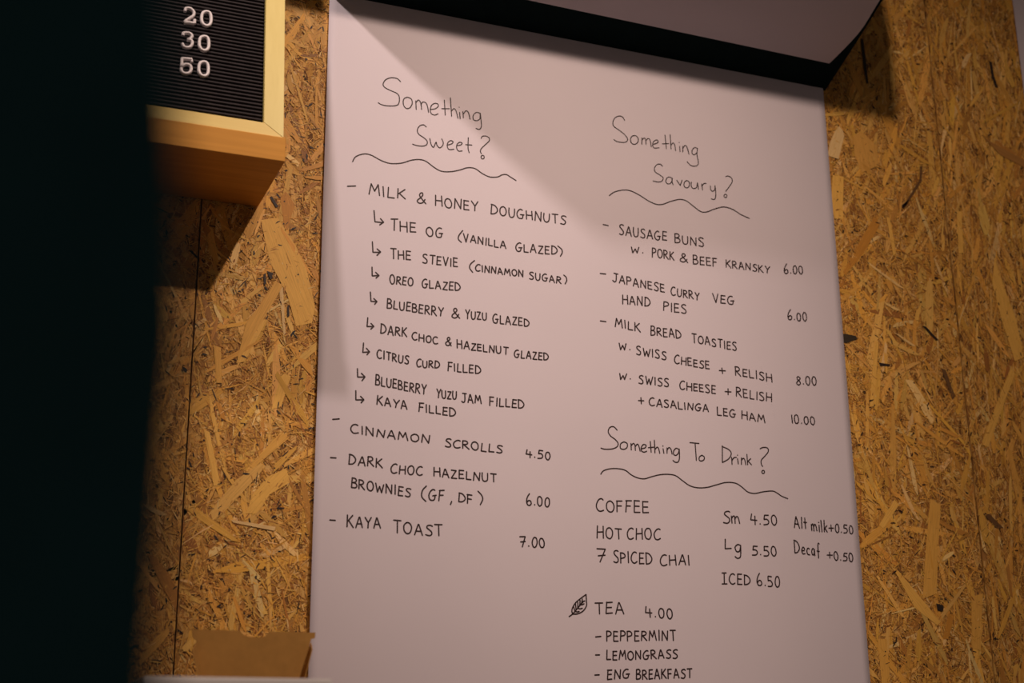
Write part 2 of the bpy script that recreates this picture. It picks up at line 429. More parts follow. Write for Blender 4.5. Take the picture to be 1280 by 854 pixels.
# hand-printed alphabet, one pen line per stroke: c = curved, l = straight; unit box, y up
def ell(cx, cy, rx, ry, a0=90, a1=450, n=14):
    return [(cx + rx * math.cos(math.radians(a0 + (a1 - a0) * i / n)), cy + ry * math.sin(math.radians(a0 + (a1 - a0) * i / n))) for i in range(n + 1)]
G = {
 'A': (0.62, ['l', (0, 0), (0.27, 1), (0.33, 1), (0.62, 0)], ['l', (0.1, 0.36), (0.54, 0.36)]),
 'B': (0.52, ['l', (0.02, 1), (0, 0)], ['c', (0, 0.98), (0.3, 0.98), (0.44, 0.8), (0.32, 0.58), (0.04, 0.52)], ['c', (0.04, 0.52), (0.38, 0.48), (0.52, 0.27), (0.4, 0.05), (0, 0)]),
 'C': (0.6, ['c', (0.58, 0.92), (0.42, 1.0), (0.2, 0.9), (0.03, 0.6), (0.02, 0.3), (0.15, 0.05), (0.36, 0), (0.6, 0.12)]),
 'D': (0.6, ['l', (0.02, 1), (0, 0)], ['c', (-0.02, 1), (0.3, 0.93), (0.55, 0.65), (0.58, 0.35), (0.35, 0.08), (0, 0)]),
 'E': (0.46, ['l', (0.03, 1), (0, 0)], ['l', (0, 0.98), (0.45, 0.98)], ['l', (0.02, 0.53), (0.4, 0.53)], ['l', (0, 0.02), (0.46, 0.04)]),
 'F': (0.46, ['l', (0.03, 1), (0, 0)], ['l', (-0.02, 0.98), (0.45, 1)], ['l', (0.02, 0.53), (0.38, 0.54)]),
 'G': (0.66, ['c', (0.55, 0.95), (0.35, 1.0), (0.12, 0.8), (0.01, 0.45), (0.1, 0.1), (0.32, 0), (0.52, 0.1), (0.58, 0.42)], ['l', (0.34, 0.44), (0.68, 0.46)]),
 'H': (0.58, ['l', (0.02, 1), (0, 0)], ['l', (0.56, 1), (0.58, 0)], ['l', (0.02, 0.5), (0.57, 0.52)]),
 'I': (0.12, ['l', (0.06, 1), (0.06, 0)]),
 '1': (0.06, ['l', (0.0, 1), (0.06, 0)]),
 'J': (0.55, ['c', (0.4, 0.98), (0.42, 0.5), (0.38, 0.12), (0.2, 0), (0.02, 0.12)], ['l', (0.12, 1), (0.6, 0.98)]),
 'K': (0.54, ['l', (0.02, 1), (0, 0)], ['l', (0.5, 1), (0.04, 0.46)], ['l', (0.12, 0.54), (0.56, 0)]),
 'L': (0.44, ['l', (0.02, 1), (0, 0.02), (0.45, 0.03)]),
 'M': (0.74, ['l', (0, 0), (0.12, 1), (0.38, 0.35), (0.6, 1), (0.76, 0)]),
 'N': (0.6, ['l', (0, 0), (0.04, 1), (0.55, 0.02), (0.58, 1)]),
 'O': (0.62, ['c'] + ell(0.31, 0.49, 0.31, 0.5, 100, 470)),
 'P': (0.5, ['l', (0.03, 1), (0, 0)], ['c', (0, 0.98), (0.3, 0.98), (0.48, 0.8), (0.42, 0.58), (0.05, 0.46)]),
 'R': (0.54, ['l', (0.03, 1), (0, 0)], ['c', (0, 0.98), (0.3, 0.98), (0.46, 0.8), (0.38, 0.6), (0.06, 0.5)], ['l', (0.12, 0.5), (0.56, 0)]),
 'S': (0.5, ['c', (0.5, 0.92), (0.35, 1.0), (0.12, 0.93), (0.07, 0.74), (0.25, 0.56), (0.45, 0.38), (0.46, 0.14), (0.28, 0.0), (0, 0.06)]),
 'T': (0.56, ['l', (0, 0.98), (0.58, 1)], ['l', (0.3, 0.98), (0.31, 0)]),
 'U': (0.56, ['c', (0.02, 1), (0, 0.5), (0.08, 0.1), (0.28, 0), (0.48, 0.15), (0.54, 0.5), (0.55, 1)]),
 'V': (0.54, ['l', (0, 1), (0.28, 0), (0.54, 1)]),
 'W': (0.8, ['l', (0, 1), (0.2, 0.02), (0.4, 0.7), (0.6, 0.02), (0.8, 1)]),
 'Y': (0.56, ['l', (0, 1), (0.3, 0.5)], ['l', (0.58, 1), (0.3, 0.5), (0.26, 0)]),
 'Z': (0.5, ['l', (0.02, 0.98), (0.48, 0.98), (0, 0.02), (0.52, 0.02)]),
 '&': (0.75, ['c', (0.72, 0.02), (0.5, 0.3), (0.2, 0.72), (0.25, 0.96), (0.42, 1.0), (0.48, 0.8), (0.3, 0.55), (0.05, 0.32), (0.02, 0.12), (0.2, 0.0), (0.45, 0.08), (0.66, 0.42)]),
 '+': (0.6, ['l', (0.3, 0.85), (0.31, 0.12)], ['l', (0, 0.48), (0.62, 0.5)]),
 '.': (0.1, ['l', (0.05, 0.12)]), ':': (0.1, ['l', (0.05, 0.4)]),
 '0': (0.44, ['c'] + ell(0.22, 0.5, 0.22, 0.5, 80, 445)),
 '4': (0.52, ['l', (0.08, 1), (0, 0.42), (0.54, 0.40)], ['l', (0.36, 0.8), (0.38, 0)]),
 '5': (0.46, ['l', (0.1, 1), (0.46, 1)], ['l', (0.1, 1), (0.06, 0.58)], ['c', (0.06, 0.58), (0.3, 0.6), (0.46, 0.36), (0.34, 0.08), (0, 0.02)]),
 '6': (0.46, ['c', (0.32, 1.25), (0.1, 0.85), (0.0, 0.4), (0.1, 0.05), (0.3, 0), (0.45, 0.2), (0.38, 0.48), (0.2, 0.5), (0.04, 0.3)]),
 '7': (0.5, ['l', (0, 0.98), (0.5, 1), (0.22, 0)], ['l', (0.08, 0.48), (0.5, 0.54)]),
 '8': (0.46, ['c', (0.4, 0.85), (0.22, 1), (0.06, 0.85), (0.14, 0.62), (0.36, 0.4), (0.42, 0.15), (0.22, 0), (0.03, 0.15), (0.12, 0.42), (0.36, 0.66), (0.4, 0.85)]),
 'w': (0.8, ['l', (0, 1), (0.12, 0.02), (0.4, 0.7), (0.58, 0.05), (0.8, 1)]),
 'i': (0.06, ['l', (0.03, 0.62), (0.03, 0)], ['l', (0.03, 0.88)]),
 'I2': (0.5, ['l', (0.0, 1), (0.45, 1)], ['l', (0.23, 1), (0.23, 0)], ['l', (0, 0), (0.5, 0)]),
 'm': (0.62, ['l', (0, 0.6), (0.02, 0)], ['c', (0.02, 0.4), (0.12, 0.6), (0.24, 0.56), (0.28, 0)], ['c', (0.28, 0.4), (0.4, 0.6), (0.54, 0.5), (0.62, 0)]),
 'l': (0.06, ['l', (0.03, 1.1), (0.03, 0)]),
 'k': (0.34, ['l', (0.0, 1.1), (0.0, 0)], ['l', (0.32, 0.6), (0.02, 0.3)], ['l', (0.08, 0.34), (0.36, 0)]),
 't': (0.3, ['l', (0.15, 1.05), (0.16, 0)], ['l', (0, 0.6), (0.32, 0.6)]),
 'g': (0.4, ['c', (0.38, 0.55), (0.2, 0.65), (0.02, 0.4), (0.1, 0.08), (0.3, 0.1), (0.38, 0.5)], ['c', (0.38, 0.6), (0.38, 0.0), (0.34, -0.4), (0.15, -0.5), (0.0, -0.35)]),
 'e': (0.38, ['c', (0.03, 0.3), (0.28, 0.34), (0.36, 0.5), (0.2, 0.64), (0.04, 0.5), (0.0, 0.25), (0.12, 0.02), (0.38, 0.06)]),
 'c': (0.34, ['c', (0.34, 0.58), (0.16, 0.62), (0.0, 0.35), (0.08, 0.04), (0.34, 0.04)]),
 'a': (0.38, ['c', (0.34, 0.55), (0.16, 0.64), (0.0, 0.35), (0.08, 0.04), (0.26, 0.1), (0.35, 0.5)], ['l', (0.35, 0.58), (0.36, 0)]),
 'f': (0.32, ['c', (0.34, 1.2), (0.2, 1.2), (0.14, 0.9), (0.15, 0.0), (0.14, -0.1)], ['l', (0, 0.5), (0.3, 0.52)]),
 'L2': (0.4, ['l', (0.02, 1), (0, 0.25), (0.42, 0.27)]),
}
hr = random.Random(5)
NAMES = {}
def word(o, s, text, x0, y0, x1, y1, h, caps=True, gap=0.25):
    toks = [text[i] for i in range(len(text))] if isinstance(text, str) else text
    W = sum(G[c][0] for c in toks) + gap * (len(toks) - 1)
    p0 = np.array([o[0] + x0 / s, o[1] + y0 / s]); p1 = np.array([o[0] + x1 / s, o[1] + y1 / s]); H = h / s
    out = []; cur = 0.0
    dirv = p1 - p0
    upv = np.array([(592 - p0[0]) / (5430 + p0[1]), -1.0])
    for ci, c in enumerate(toks):
        gl = G[c]; sy = 1 + hr.uniform(-0.06, 0.06); dy = hr.uniform(-0.04, 0.04); sh = hr.uniform(-0.05, 0.06)
        if ci == 0 and caps and len(toks) > 2 and c not in '0123456789': sy *= 1.1
        rot = hr.uniform(-0.05, 0.05)
        for st in gl[1:]:
            pts = [(px + hr.uniform(-.012, .012), py + hr.uniform(-.015, .015)) for px, py in st[1:]]
            if st[0] == 'c': pts = catmull(pts, 3 if len(pts) > 10 else 5)
            res = []
            for px, py in pts:
                gx = cur + px + sh * py; gy = dy + py * sy + rot * px
                res.append(p0 + dirv * (gx / W) + upv * (H * gy))
            out.append(res)
        cur += gl[0] + gap
    NAMES[id(out)] = 'full_stop' if toks == [':'] else 'handwritten_price' if toks[-1] == '0' else 'plus_sign' if toks == ['+'] else 'handwritten_word'
    return out
def line_px(o, s, *strokes, smooth=True, sub=5):
    out = []
    for st in strokes:
        q = [np.array([o[0] + a_ / s, o[1] + b_ / s]) for a_, b_ in st]
        out.append(catmull(q, sub) if smooth and len(q) > 2 else q)
    return out
def circ(cx, cy, r): return [(cx + r * math.cos(k * math.pi / 5), cy + r * 1.1 * math.sin(k * math.pi / 5)) for k in range(11)]
TW, HW = 0.00140, 0.00112
B2, B3, B4, B5, B6, B7 = (420, 220), (420, 380), (400, 510), (740, 120), (740, 260), (740, 400)
SB = 1280 / 300

def arrow(o, a_, b_, c_, h0, h1, h2):
    r = line_px(o, SB, [a_, b_, c_], [h0, h1, h2], smooth=False); NAMES[id(r)] = 'arrow_mark'; return r
KEEP = []
def text_line(*groups):
    for g_ in groups:
        ink_object(NAMES.pop(id(g_), 'dash_mark'), g_, TW); KEEP.append(g_)

# -- headings, traced stroke by stroke
o5, s5 = (460, 85), 1262 / 170
def heading(o, s, strokes, wid=HW):
    ink_object('handwritten_heading', line_px(o, s, *strokes), wid)
heading(o5, s5, [
 [(302,127),(270,98),(215,90),(165,108),(141,145),(150,175),(200,205),(262,232),(288,262),(290,310),(275,342),(235,352),(170,350),(120,338),(95,322)],
 [(362,272),(335,285),(326,315),(332,350),(355,375),(385,372),(405,345),(410,315),(398,285),(362,270)],
 [(443,305),(447,385)],[(447,320),(465,298),(482,310),(492,340),(497,385)],[(490,345),(505,318),(530,320),(548,345),(562,412)],
 [(583,385),(625,378),(652,355),(645,333),(615,330),(588,350),(577,390),(588,425),(620,437),(650,425)],
 [(708,297),(716,438)],[(683,378),(755,378)],[(765,277),(775,448)],[(775,400),(795,378),(815,395),(835,468)],
 [(850,412),(855,473)],[(846,365)],[(880,405),(885,465)],[(884,430),(905,400),(925,405),(937,430),(947,477)],
 [(1038,420),(1010,412),(982,430),(973,460),(985,485),(1015,488),(1038,470),(1040,430)],[(1042,420),(1048,480),(1052,540),(1035,570),(1002,562)]])
heading(o5, s5, [
 [(540,548),(515,528),(480,538),(457,575),(470,615),(520,650),(548,680),(545,710),(515,725),(460,722),(413,708)],
 [(572,655),(585,710),(605,738),(618,715),(632,690),(640,720),(665,742),(692,720),(697,690),(683,658)],
 [(740,715),(775,705),(788,685),(765,675),(740,695),(735,730),(752,757),(797,755)],
 [(822,722),(860,715),(872,698),(850,690),(826,710),(822,745),(840,772),(873,770)],
 [(930,647),(928,700),(928,750),(938,788)],[(905,712),(963,716)],
 [(1050,655),(1062,635),(1095,633),(1125,652),(1122,680),(1085,715),(1050,750),(1042,775),(1052,797)], circ(1063,828,15)])
def wave(o, s, pts): ink_object('wavy_underline', line_px(o, s, pts), HW * 1.1)
wave((420, 80), SB, [(88,522),(105,495),(150,480),(190,488),(240,515),(290,531),(350,529),(400,514),(445,510),(480,520),(520,550),(560,572),(610,575),(660,566),(700,554),(740,558),(780,585),(820,603),(860,603),(885,592),(908,590),(930,603),(960,622)])
o6 = (755, 135)
heading(o6, s5, [
 [(192,115),(170,82),(135,75),(100,95),(83,135),(92,170),(140,205),(190,245),(218,285),(210,312),(175,320),(125,312),(92,293)],
 [(285,255),(258,265),(246,295),(258,328),(285,338),(312,320),(318,290),(305,265),(285,255)],
 [(352,277),(350,338)],[(352,300),(370,280),(385,292),(390,340)],[(390,305),(405,285),(422,290),(432,320),(438,362)],
 [(455,338),(495,325),(500,305),(485,298),(460,312),(450,345),(465,372),(512,370)],
 [(565,252),(578,380)],[(540,333),(600,332)],[(613,248),(622,383)],[(622,345),(640,325),(655,345),(663,398)],
 [(700,355),(705,407)],[(697,322)],[(730,358),(730,410)],[(732,375),(748,350),(768,362),(787,430)],
 [(862,375),(840,368),(820,388),(815,418),(832,435),(858,420),(865,390)],[(865,375),(862,440),(873,495),(868,530),(835,542),(800,532),(770,500)]])
heading(o6, s5, [
 [(542,543),(520,522),(490,528),(467,560),(475,595),(520,625),(547,650),(535,680),(500,688),(452,678)],
 [(630,655),(605,642),(580,655),(572,685),(588,705),(612,703),(628,680),(632,652)],[(630,655),(630,690),(640,715)],
 [(672,672),(690,698)],[(690,698),(705,722)],[(705,722),(722,672)],
 [(765,675),(745,690),(740,720),(755,742),(780,738),(790,710),(785,685),(765,675)],
 [(808,690),(808,730),(828,750),(855,740),(865,695)],[(865,695),(875,757)],
 [(903,705),(912,765)],[(908,730),(922,705),(945,702)],
 [(985,725),(988,760),(1005,775),(1025,760),(1028,722)],[(1028,722),(1035,790),(1030,840),(1015,852),(992,845)],
 [(1128,640),(1150,633),(1180,650),(1188,685),(1165,725),(1128,775)], circ(1125,818,14)])
wave(B5, SB, [(92,532),(120,512),(165,502),(205,506),(250,528),(300,560),(340,578),(375,579),(420,563),(465,553),(500,560),(540,590),(575,616),(605,621),(650,605),(690,594),(725,597),(760,612),(790,632),(838,654)])
o7 = (740, 525)
heading(o7, 5.12, [
 [(162,65),(140,43),(115,48),(105,75),(120,102),(150,125),(168,150),(160,172),(130,185),(85,187),(58,180)],
 [(205,140),(185,152),(183,180),(205,188),(225,175),(225,150),(205,140)],
 [(250,150),(252,192)],[(252,165),(265,150),(275,162),(278,195)],[(278,170),(290,155),(300,168),(308,200)],
 [(315,185),(340,178),(345,162),(328,158),(315,178),(318,200),(335,206),(350,200)],
 [(372,138),(378,208)],[(360,178),(395,175)],[(398,130),(402,212)],[(402,190),(415,175),(425,185),(432,215)],
 [(453,185),(458,215)],[(452,168)],[(478,180),(478,215)],[(478,195),(490,178),(503,190),(510,220)],
 [(553,190),(535,183),(520,200),(520,222),(535,228),(550,212),(555,188)],[(555,190),(556,245),(548,270),(530,272),(515,260)],
 [(622,147),(680,153)],[(655,150),(663,262)],[(697,228),(682,240),(682,260),(697,265),(712,255),(712,238),(697,228)],
 [(828,168),(828,275)],[(826,173),(865,190),(885,215),(870,250),(828,275)],
 [(887,242),(890,288)],[(890,262),(902,245),(918,242)],[(925,250),(930,285)],[(925,228)],
 [(950,245),(950,288)],[(950,262),(962,248),(972,260),(978,290)],
 [(985,222),(990,290)],[(1010,250),(990,268)],[(992,265),(1015,290)],
 [(1070,187),(1090,178),(1118,182),(1123,205),(1100,235),(1078,260),(1078,285),(1087,300)], circ(1090,335,9)], HW * 1.12)
wave(o7, 5.12, [(57,347),(75,325),(120,312),(170,312),(215,323),(250,350),(290,370),(335,377),(380,364),(430,352),(480,349),(530,357),(575,390),(620,422),(670,436),(730,434),(790,418),(850,403),(910,407),(950,430),(990,463),(1035,473),(1090,462),(1150,457),(1180,470),(1210,490),(1248,505)])

# -- left column
text_line(line_px(B2, SB, [(60,56),(104,54)]), word(B2, SB, 'MILK', 175,100,368,126,52), word(B2, SB, '&', 433,146,480,150,60),
          word(B2, SB, 'HONEY', 531,160,757,190,50), word(B2, SB, 'DOUGHNUTS', 826,204,1225,260,47))
def paren(o, pts):
    r = line_px(o, SB, pts); NAMES[id(r)] = 'bracket_mark'; return r
text_line(arrow(B2, (202,185),(207,245),(252,250),(236,228),(253,247),(232,262)), word(B2, SB, 'THE', 290,288,425,303,53), word(B2, SB, 'OG', 482,320,567,332,50),
          paren(B2, [(675,292),(655,318),(652,338),(668,355)]), word(B2, SB, 'VANILLA', 680,350,905,388,38), word(B2, SB, 'GLAZED', 958,402,1180,420,42), paren(B2, [(1183,373),(1203,390),(1207,408),(1197,428)]))
text_line(arrow(B2, (193,352),(196,408),(236,408),(218,390),(237,406),(217,425)), word(B2, SB, 'THE', 290,440,397,448,48), word(B2, SB, 'STEVIE', 462,463,648,487,45),
          paren(B2, [(738,452),(716,472),(712,492),(728,515)]), word(B2, SB, 'CINNAMON', 743,508,998,540,34), word(B2, SB, 'SUGAR', 1032,550,1200,573,36), paren(B2, [(1215,528),(1228,540),(1231,558),(1222,575)]))
text_line(arrow(B2, (191,487),(192,534),(227,532),(210,515),(228,532),(212,546)), word(B2, SB, 'OREO', 287,574,408,587,42), word(B2, SB, 'GLAZED', 458,598,662,613,42))
text_line(arrow(B2, (182,620),(185,670),(216,672),(200,655),(217,671),(205,686)), word(B2, SB, 'BLUEBERRY', 272,706,570,750,46), word(B2, SB, '&', 618,756,660,760,50),
          word(B2, SB, 'YUZU', 690,764,802,770,42), word(B2, SB, 'GLAZED', 836,784,1030,804,42))
text_line(arrow(B3, (168,75),(164,122),(200,122),(185,105),(200,121),(184,136)), word(B3, SB, 'DARK', 237,158,375,178,46), word(B3, SB, 'CHOC', 405,192,542,214,38),
          word(B3, SB, '&', 583,222,615,228,46), word(B3, SB, 'HAZELNUT', 645,236,915,272,38), word(B3, SB, 'GLAZED', 950,287,1133,302,38))
text_line(arrow(B3, (145,210),(141,260),(177,258),(160,238),(177,257),(163,273)), word(B3, SB, 'CITRUS', 217,289,385,323,42), word(B3, SB, 'CURD', 428,337,550,345,37), word(B3, SB, 'FILLED', 596,358,770,374,42))
text_line(arrow(B3, (112,347),(113,392),(152,392),(133,372),(152,391),(136,412)), word(B3, SB, 'BLUEBERRY', 209,432,478,485,48), word(B3, SB, 'YUZU', 535,500,640,512,42), word(B3, SB, 'JAM', 668,524,772,534,44), word(B3, SB, 'FILLED', 818,542,1002,560,44))
text_line(arrow(B3, (103,465),(103,514),(145,514),(128,495),(146,513),(131,530)), word(B3, SB, 'KAYA', 216,538,377,563,44), word(B3, SB, 'FILLED', 441,574,636,602,42))
text_line(line_px(B4, SB, [(64,64),(100,61)]), word(B3, SB, 'CINNAMON', 76,690,494,746,42), word(B3, SB, 'SCROLLS', 580,763,884,797,42), word(B3, SB, '4.50', 1013,818,1140,834,42, False))
text_line(line_px(B4, SB, [(52,268),(82,270)]), word(B4, SB, 'DARK', 150,303,328,320,50), word(B4, SB, 'CHOC', 374,350,543,360,44), word(B4, SB, 'HAZELNUT', 606,366,938,398,43))
text_line(word(B4, SB, 'BROWNIES', 163,428,478,477,48), paren(B4, [(565,418),(544,442),(540,475),(562,500)]), word(B4, SB, 'GF', 578,496,658,496,55),
          line_px(B4, SB, [(700,500),(693,517)]), word(B4, SB, 'DF', 738,503,810,514,48), paren(B4, [(840,445),(860,468),(865,490),(852,518)]), word(B4, SB, '6.00', 1100,522,1222,528,50, False))
text_line(line_px(B4, SB, [(47,601),(77,603)]), word(B4, SB, 'KAYA', 140,638,318,647,56), word(B4, SB, 'TOAST', 388,668,648,686,58), word(B4, SB, '7.00', 1063,742,1195,748,52, False))
# -- right column
text_line(line_px(B6, SB, [(60,88),(87,94)]), word(B5, SB, 'SAUSAGE', 146,738,397,774,48), word(B5, SB, 'BUNS', 441,784,594,805,46))
text_line(word(B6, SB, 'w', 211,240,250,242,32), word(B6, SB, ':', 268,244,276,244,10), word(B6, SB, 'PORK', 320,262,435,280,44), word(B6, SB, '&', 468,286,510,293,46),
          word(B6, SB, 'BEEF', 538,301,665,315,42), word(B6, SB, 'KRANSKY', 714,318,945,350,38), word(B6, SB, '6.00', 1023,350,1123,354,44, False))
text_line(line_px(B6, SB, [(44,349),(74,352)]), word(B6, SB, 'JAPANESE', 110,392,385,452,42), word(B6, SB, 'CURRY', 420,466,568,493,40), word(B6, SB, 'VEG', 643,505,755,517,42))
text_line(word(B6, SB, 'HAND', 164,510,308,525,46), word(B6, SB, 'PIES', 380,550,500,565,46), word(B6, SB, '6.00', 1043,598,1143,606,44, False))
text_line(line_px(B6, SB, [(45,602),(75,606)]), word(B6, SB, 'MILK', 124,632,257,660,44), word(B6, SB, 'BREAD', 313,679,473,698,44), word(B6, SB, 'TOASTIES', 530,718,767,764,43))
text_line(word(B7, SB, 'w', 147,160,184,162,34), word(B7, SB, ':', 198,162,205,162,10), word(B7, SB, 'SWISS', 238,185,393,213,42), word(B7, SB, 'CHEESE', 437,232,622,266,40),
          word(B7, SB, '+', 675,290,708,292,42), word(B7, SB, 'RELISH', 762,297,957,332,42), word(B7, SB, '8.00', 1088,345,1195,352,44, False))
text_line(word(B7, SB, 'w', 147,316,184,320,34), word(B7, SB, ':', 200,318,207,318,10), word(B7, SB, 'SWISS', 250,338,407,358,42), word(B7, SB, 'CHEESE', 465,370,655,397,40),
          word(B7, SB, '+', 705,406,736,408,44), word(B7, SB, 'RELISH', 766,410,955,438,43))
text_line(word(B7, SB, '+', 248,452,276,454,44), word(B7, SB, 'CASALINGA', 305,457,617,493,38), word(B7, SB, 'LEG', 665,510,762,524,42), word(B7, SB, 'HAM', 795,530,917,548,40), word(B7, SB, '10.00', 1063,552,1187,562,44, False))
B8, S8 = (700, 530), 1002 / 380
text_line(word(B8, S8, 'COFFEE', 120,286,292,295,38), word(B8, S8, 'Sm', 535,328,588,330,38, gap=.15), word(B8, S8, '4.50', 625,332,712,335,34, False), word(B8, S8, ['A', 'l', 't'], 770,342,812,346,34), word(B8, S8, 'milk', 828,353,880,357,36, False), word(B8, S8, '+0.50', 885,357,965,362,27, False))
text_line(word(B8, S8, 'HOT', 122,376,203,378,36), word(B8, S8, 'CHOC', 222,380,330,381,35), word(B8, S8, ['L2', 'g'], 540,422,592,424,42, False), word(B8, S8, '5.50', 630,434,710,438,32, False), word(B8, S8, 'Decaf', 772,425,855,438,36), word(B8, S8, '+0.50', 880,447,965,455,27, False))
text_line(word(B8, S8, '7', 120,456,148,458,44), word(B8, S8, 'SPICED', 177,458,303,462,36), word(B8, S8, 'CHAI', 330,468,425,466,33), word(B8, S8, ['I2', 'C', 'E', 'D'], 530,528,622,532,34, False), word(B8, S8, '6.50', 646,534,720,540,34, False))
Z8, SZ = (700, 730), 1240 / 180
text_line(word(Z8, SZ, 'TEA', 303,258,548,256,102, False), word(Z8, SZ, '4.00', 738,285,963,302,88, False))
text_line(line_px(Z8, SZ, [(303,458),(350,453)]), word(Z8, SZ, 'PEPPERMINT', 400,495,990,488,84))
text_line(line_px(Z8, SZ, [(302,613),(338,612)]), word(Z8, SZ, 'LEMONGRASS', 400,657,1005,642,76))
text_line(line_px(Z8, SZ, [(295,786),(335,784)]), word(Z8, SZ, 'ENG', 405,822,595,815,78), word(Z8, SZ, 'BREAKFAST', 655,822,1125,810,78))
ink_object('leaf_drawing', line_px(Z8, SZ, [(74,283),(105,260),(150,208),(200,150)], [(105,262),(98,235),(105,205),(130,165),(170,130),(222,92)], [(222,92),(225,150),(225,190),(195,235),(150,258),(105,262)],
    [(125,235),(112,195)], [(135,222),(130,175)], [(150,208),(150,160)], [(168,188),(170,140)], [(182,170),(190,130)], [(165,182),(188,180),(205,172)], [(150,210),(170,216),(190,210)], [(128,238),(145,242),(162,238)], [(185,160),(195,152),(212,148)]), TW * 0.95)

# ------------------------------------------------------------------ hood over the menu: black shell with a white sheet curling up and out
HX0, HX1, HD = 0.318, 0.9340, 0.255
def hood_z(d): return 0.786 + 0.44 * d + 0.22 * max(0.0, d - 0.07) ** 1.6
hood = empty('paper_holder', P((HX0 + HX1) / 2, 0, 0.786), 'black strip holder sloping out above the menu with white sheet curling up', 'holder')
ds = [HD * i / 24 for i in range(25)]
bm = bmesh.new()
prof = [P(HX0, d, hood_z(d)) for d in ds] + [P(HX0, HD + 0.004, 0.94), P(HX0, HD + 0.002, 1.02), P(HX0, HD - 0.03, 1.09), P(HX0, HD - 0.09, 1.13), P(HX0, 0.0, 1.15)]
extrude_poly(bm, prof, (HX1 - HX0, 0, 0))
from_bm('black_backing', bm, M_BLACK, hood)
# white sheet under it, starts 40 mm out
V, F = [], []; nn, mm = 26, 20
for j in range(mm + 1):
    d = 0.0375 + (HD + 0.004 - 0.0375) * j / mm
    xr = 0.9165 + 0.0125 * min(1.0, (d - 0.0375) / 0.05) ** 0.9
    dl = 0.0375 + 0.0065 * 1.0
    for i in range(nn + 1):
        f = i / nn; x = 0.3215 + (xr - 0.3215) * f
        d2 = d + 0.005 * (1 - f) * (1 - j / mm)
        V.append(P(x, d2, hood_z(d2) - 0.0012 - 0.0015 * min(1.0, j / 3)))
for zz, dd_ in ((0.93, HD + 0.0085), (0.97, HD + 0.0095), (1.02, HD + 0.0075)):
    for i in range(nn + 1): V.append(P(0.3215 + (0.929 - 0.3215) * i / nn, dd_, zz))
for j in range(mm + 3):
    for i in range(nn):
        a_ = j * (nn + 1) + i; F.append((a_, a_ + 1, a_ + nn + 2, a_ + nn + 1))
me = bpy.data.meshes.new('white_sheet'); me.from_pydata(V, [], F)
for p in me.polygons: p.use_smooth = True
ws = link('white_sheet', me, M_PAPER, hood)

# ------------------------------------------------------------------ blank sheet at the far right
bm = bmesh.new()
V, F = [], []
for j in range(21):
    for i in range(9):
        x = 1.2395 + 0.30 * i / 8; z = 0.50 + 0.75 * j / 20
        V.append(P(x, 0.003 + 0.002 * math.sin(i * 0.6) ** 2, z))
for j in range(20):
    for i in range(8):
        a_ = j * 9 + i; F.append((a_, a_ + 1, a_ + 10, a_ + 9))
bm.free()
me = bpy.data.meshes.new('blank_sheet'); me.from_pydata(V, [], F)
for p in me.polygons: p.use_smooth = True
bs = link('blank_sheet', me, M_PAPER)
m_ = bs.modifiers.new('thickness', 'SOLIDIFY'); m_.thickness = 0.0003
tag(bs, 'blank white paper sheet on the wall cut off by the top right corner', 'paper')

# ------------------------------------------------------------------ ledge and letter board leaning back on it
LX = 0.2545; LDp = 0.1175; LZ0, LZ1 = 0.5365, 0.5605
bm = bmesh.new(); add_box(bm, P(-0.42, 0.0018, LZ0), P(LX, LDp, LZ1), 0.0007)
led = from_bm('wall_ledge', bm, M_LEDGE)
for p in led.data.polygons: p.use_smooth = False
tag(led, 'thick wooden ledge under the letter board, deep and dark beneath', 'ledge')

lean = math.radians(7.3)
BO = P(0.2525, 0.1165, LZ1 - 0.0003)              # lower right corner of the front face
BU = Vector((-1, 0, 0)); BV = Vector((0, math.sin(lean), math.cos(lean))); BN = Vector((0, -math.cos(lean), math.sin(lean)))
board = empty('letter_board', BO, 'black grooved letter board in pale wood frame with white numbers, top left', 'letter board')
def B(u, v, n): return BO + BU * u + BV * v + BN * n
BW, BH, FW = 0.64, 0.42, 0.0185
def bbox(bm, u0, u1, v0, v1, n0, n1, bev=0):
    r = bmesh.ops.create_cube(bm, size=1)
    for v in r['verts']:
        v.co = B((u0 + u1) / 2 + v.co.x * (u1 - u0), (v0 + v1) / 2 + v.co.y * (v1 - v0), (n0 + n1) / 2 + v.co.z * (n1 - n0))
    if bev: bmesh.ops.bevel(bm, geom=list(set(e for v in r['verts'] for e in v.link_edges)), offset=bev, segments=2, affect='EDGES')
RB = 0.0135                                        # bottom rail height
def mitre(name, pts, mat):
    bm = bmesh.new()
    extrude_poly(bm, [B(u, v, -0.020) for u, v in pts], BN * 0.020)
    bmesh.ops.recalc_face_normals(bm, faces=bm.faces)
    bmesh.ops.bevel(bm, geom=list(bm.edges), offset=0.0004, segments=2, affect='EDGES')
    return from_bm(name, bm, mat, board)
mitre('frame_side', [(0, 0), (FW, RB), (FW, BH - FW), (0, BH)], M_FRAMEV)
mitre('frame_side', [(BW, 0), (BW - FW, RB), (BW - FW, BH - FW), (BW, BH)], M_FRAMEV)
mitre('frame_rail', [(0, 0), (FW, RB), (BW - FW, RB), (BW, 0)], M_FRAMEH)
mitre('frame_rail', [(0, BH), (FW, BH - FW), (BW - FW, BH - FW), (BW, BH)], M_FRAMEH)
bm = bmesh.new(); bbox(bm, FW - 0.004, BW - FW + 0.004, RB - 0.004, BH - FW + 0.004, -0.018, -0.0085)
from_bm('felt_panel', bm, M_FELT_BACK, board)
bm = bmesh.new(); pitch = 0.00405; v_ = RB + 0.0008
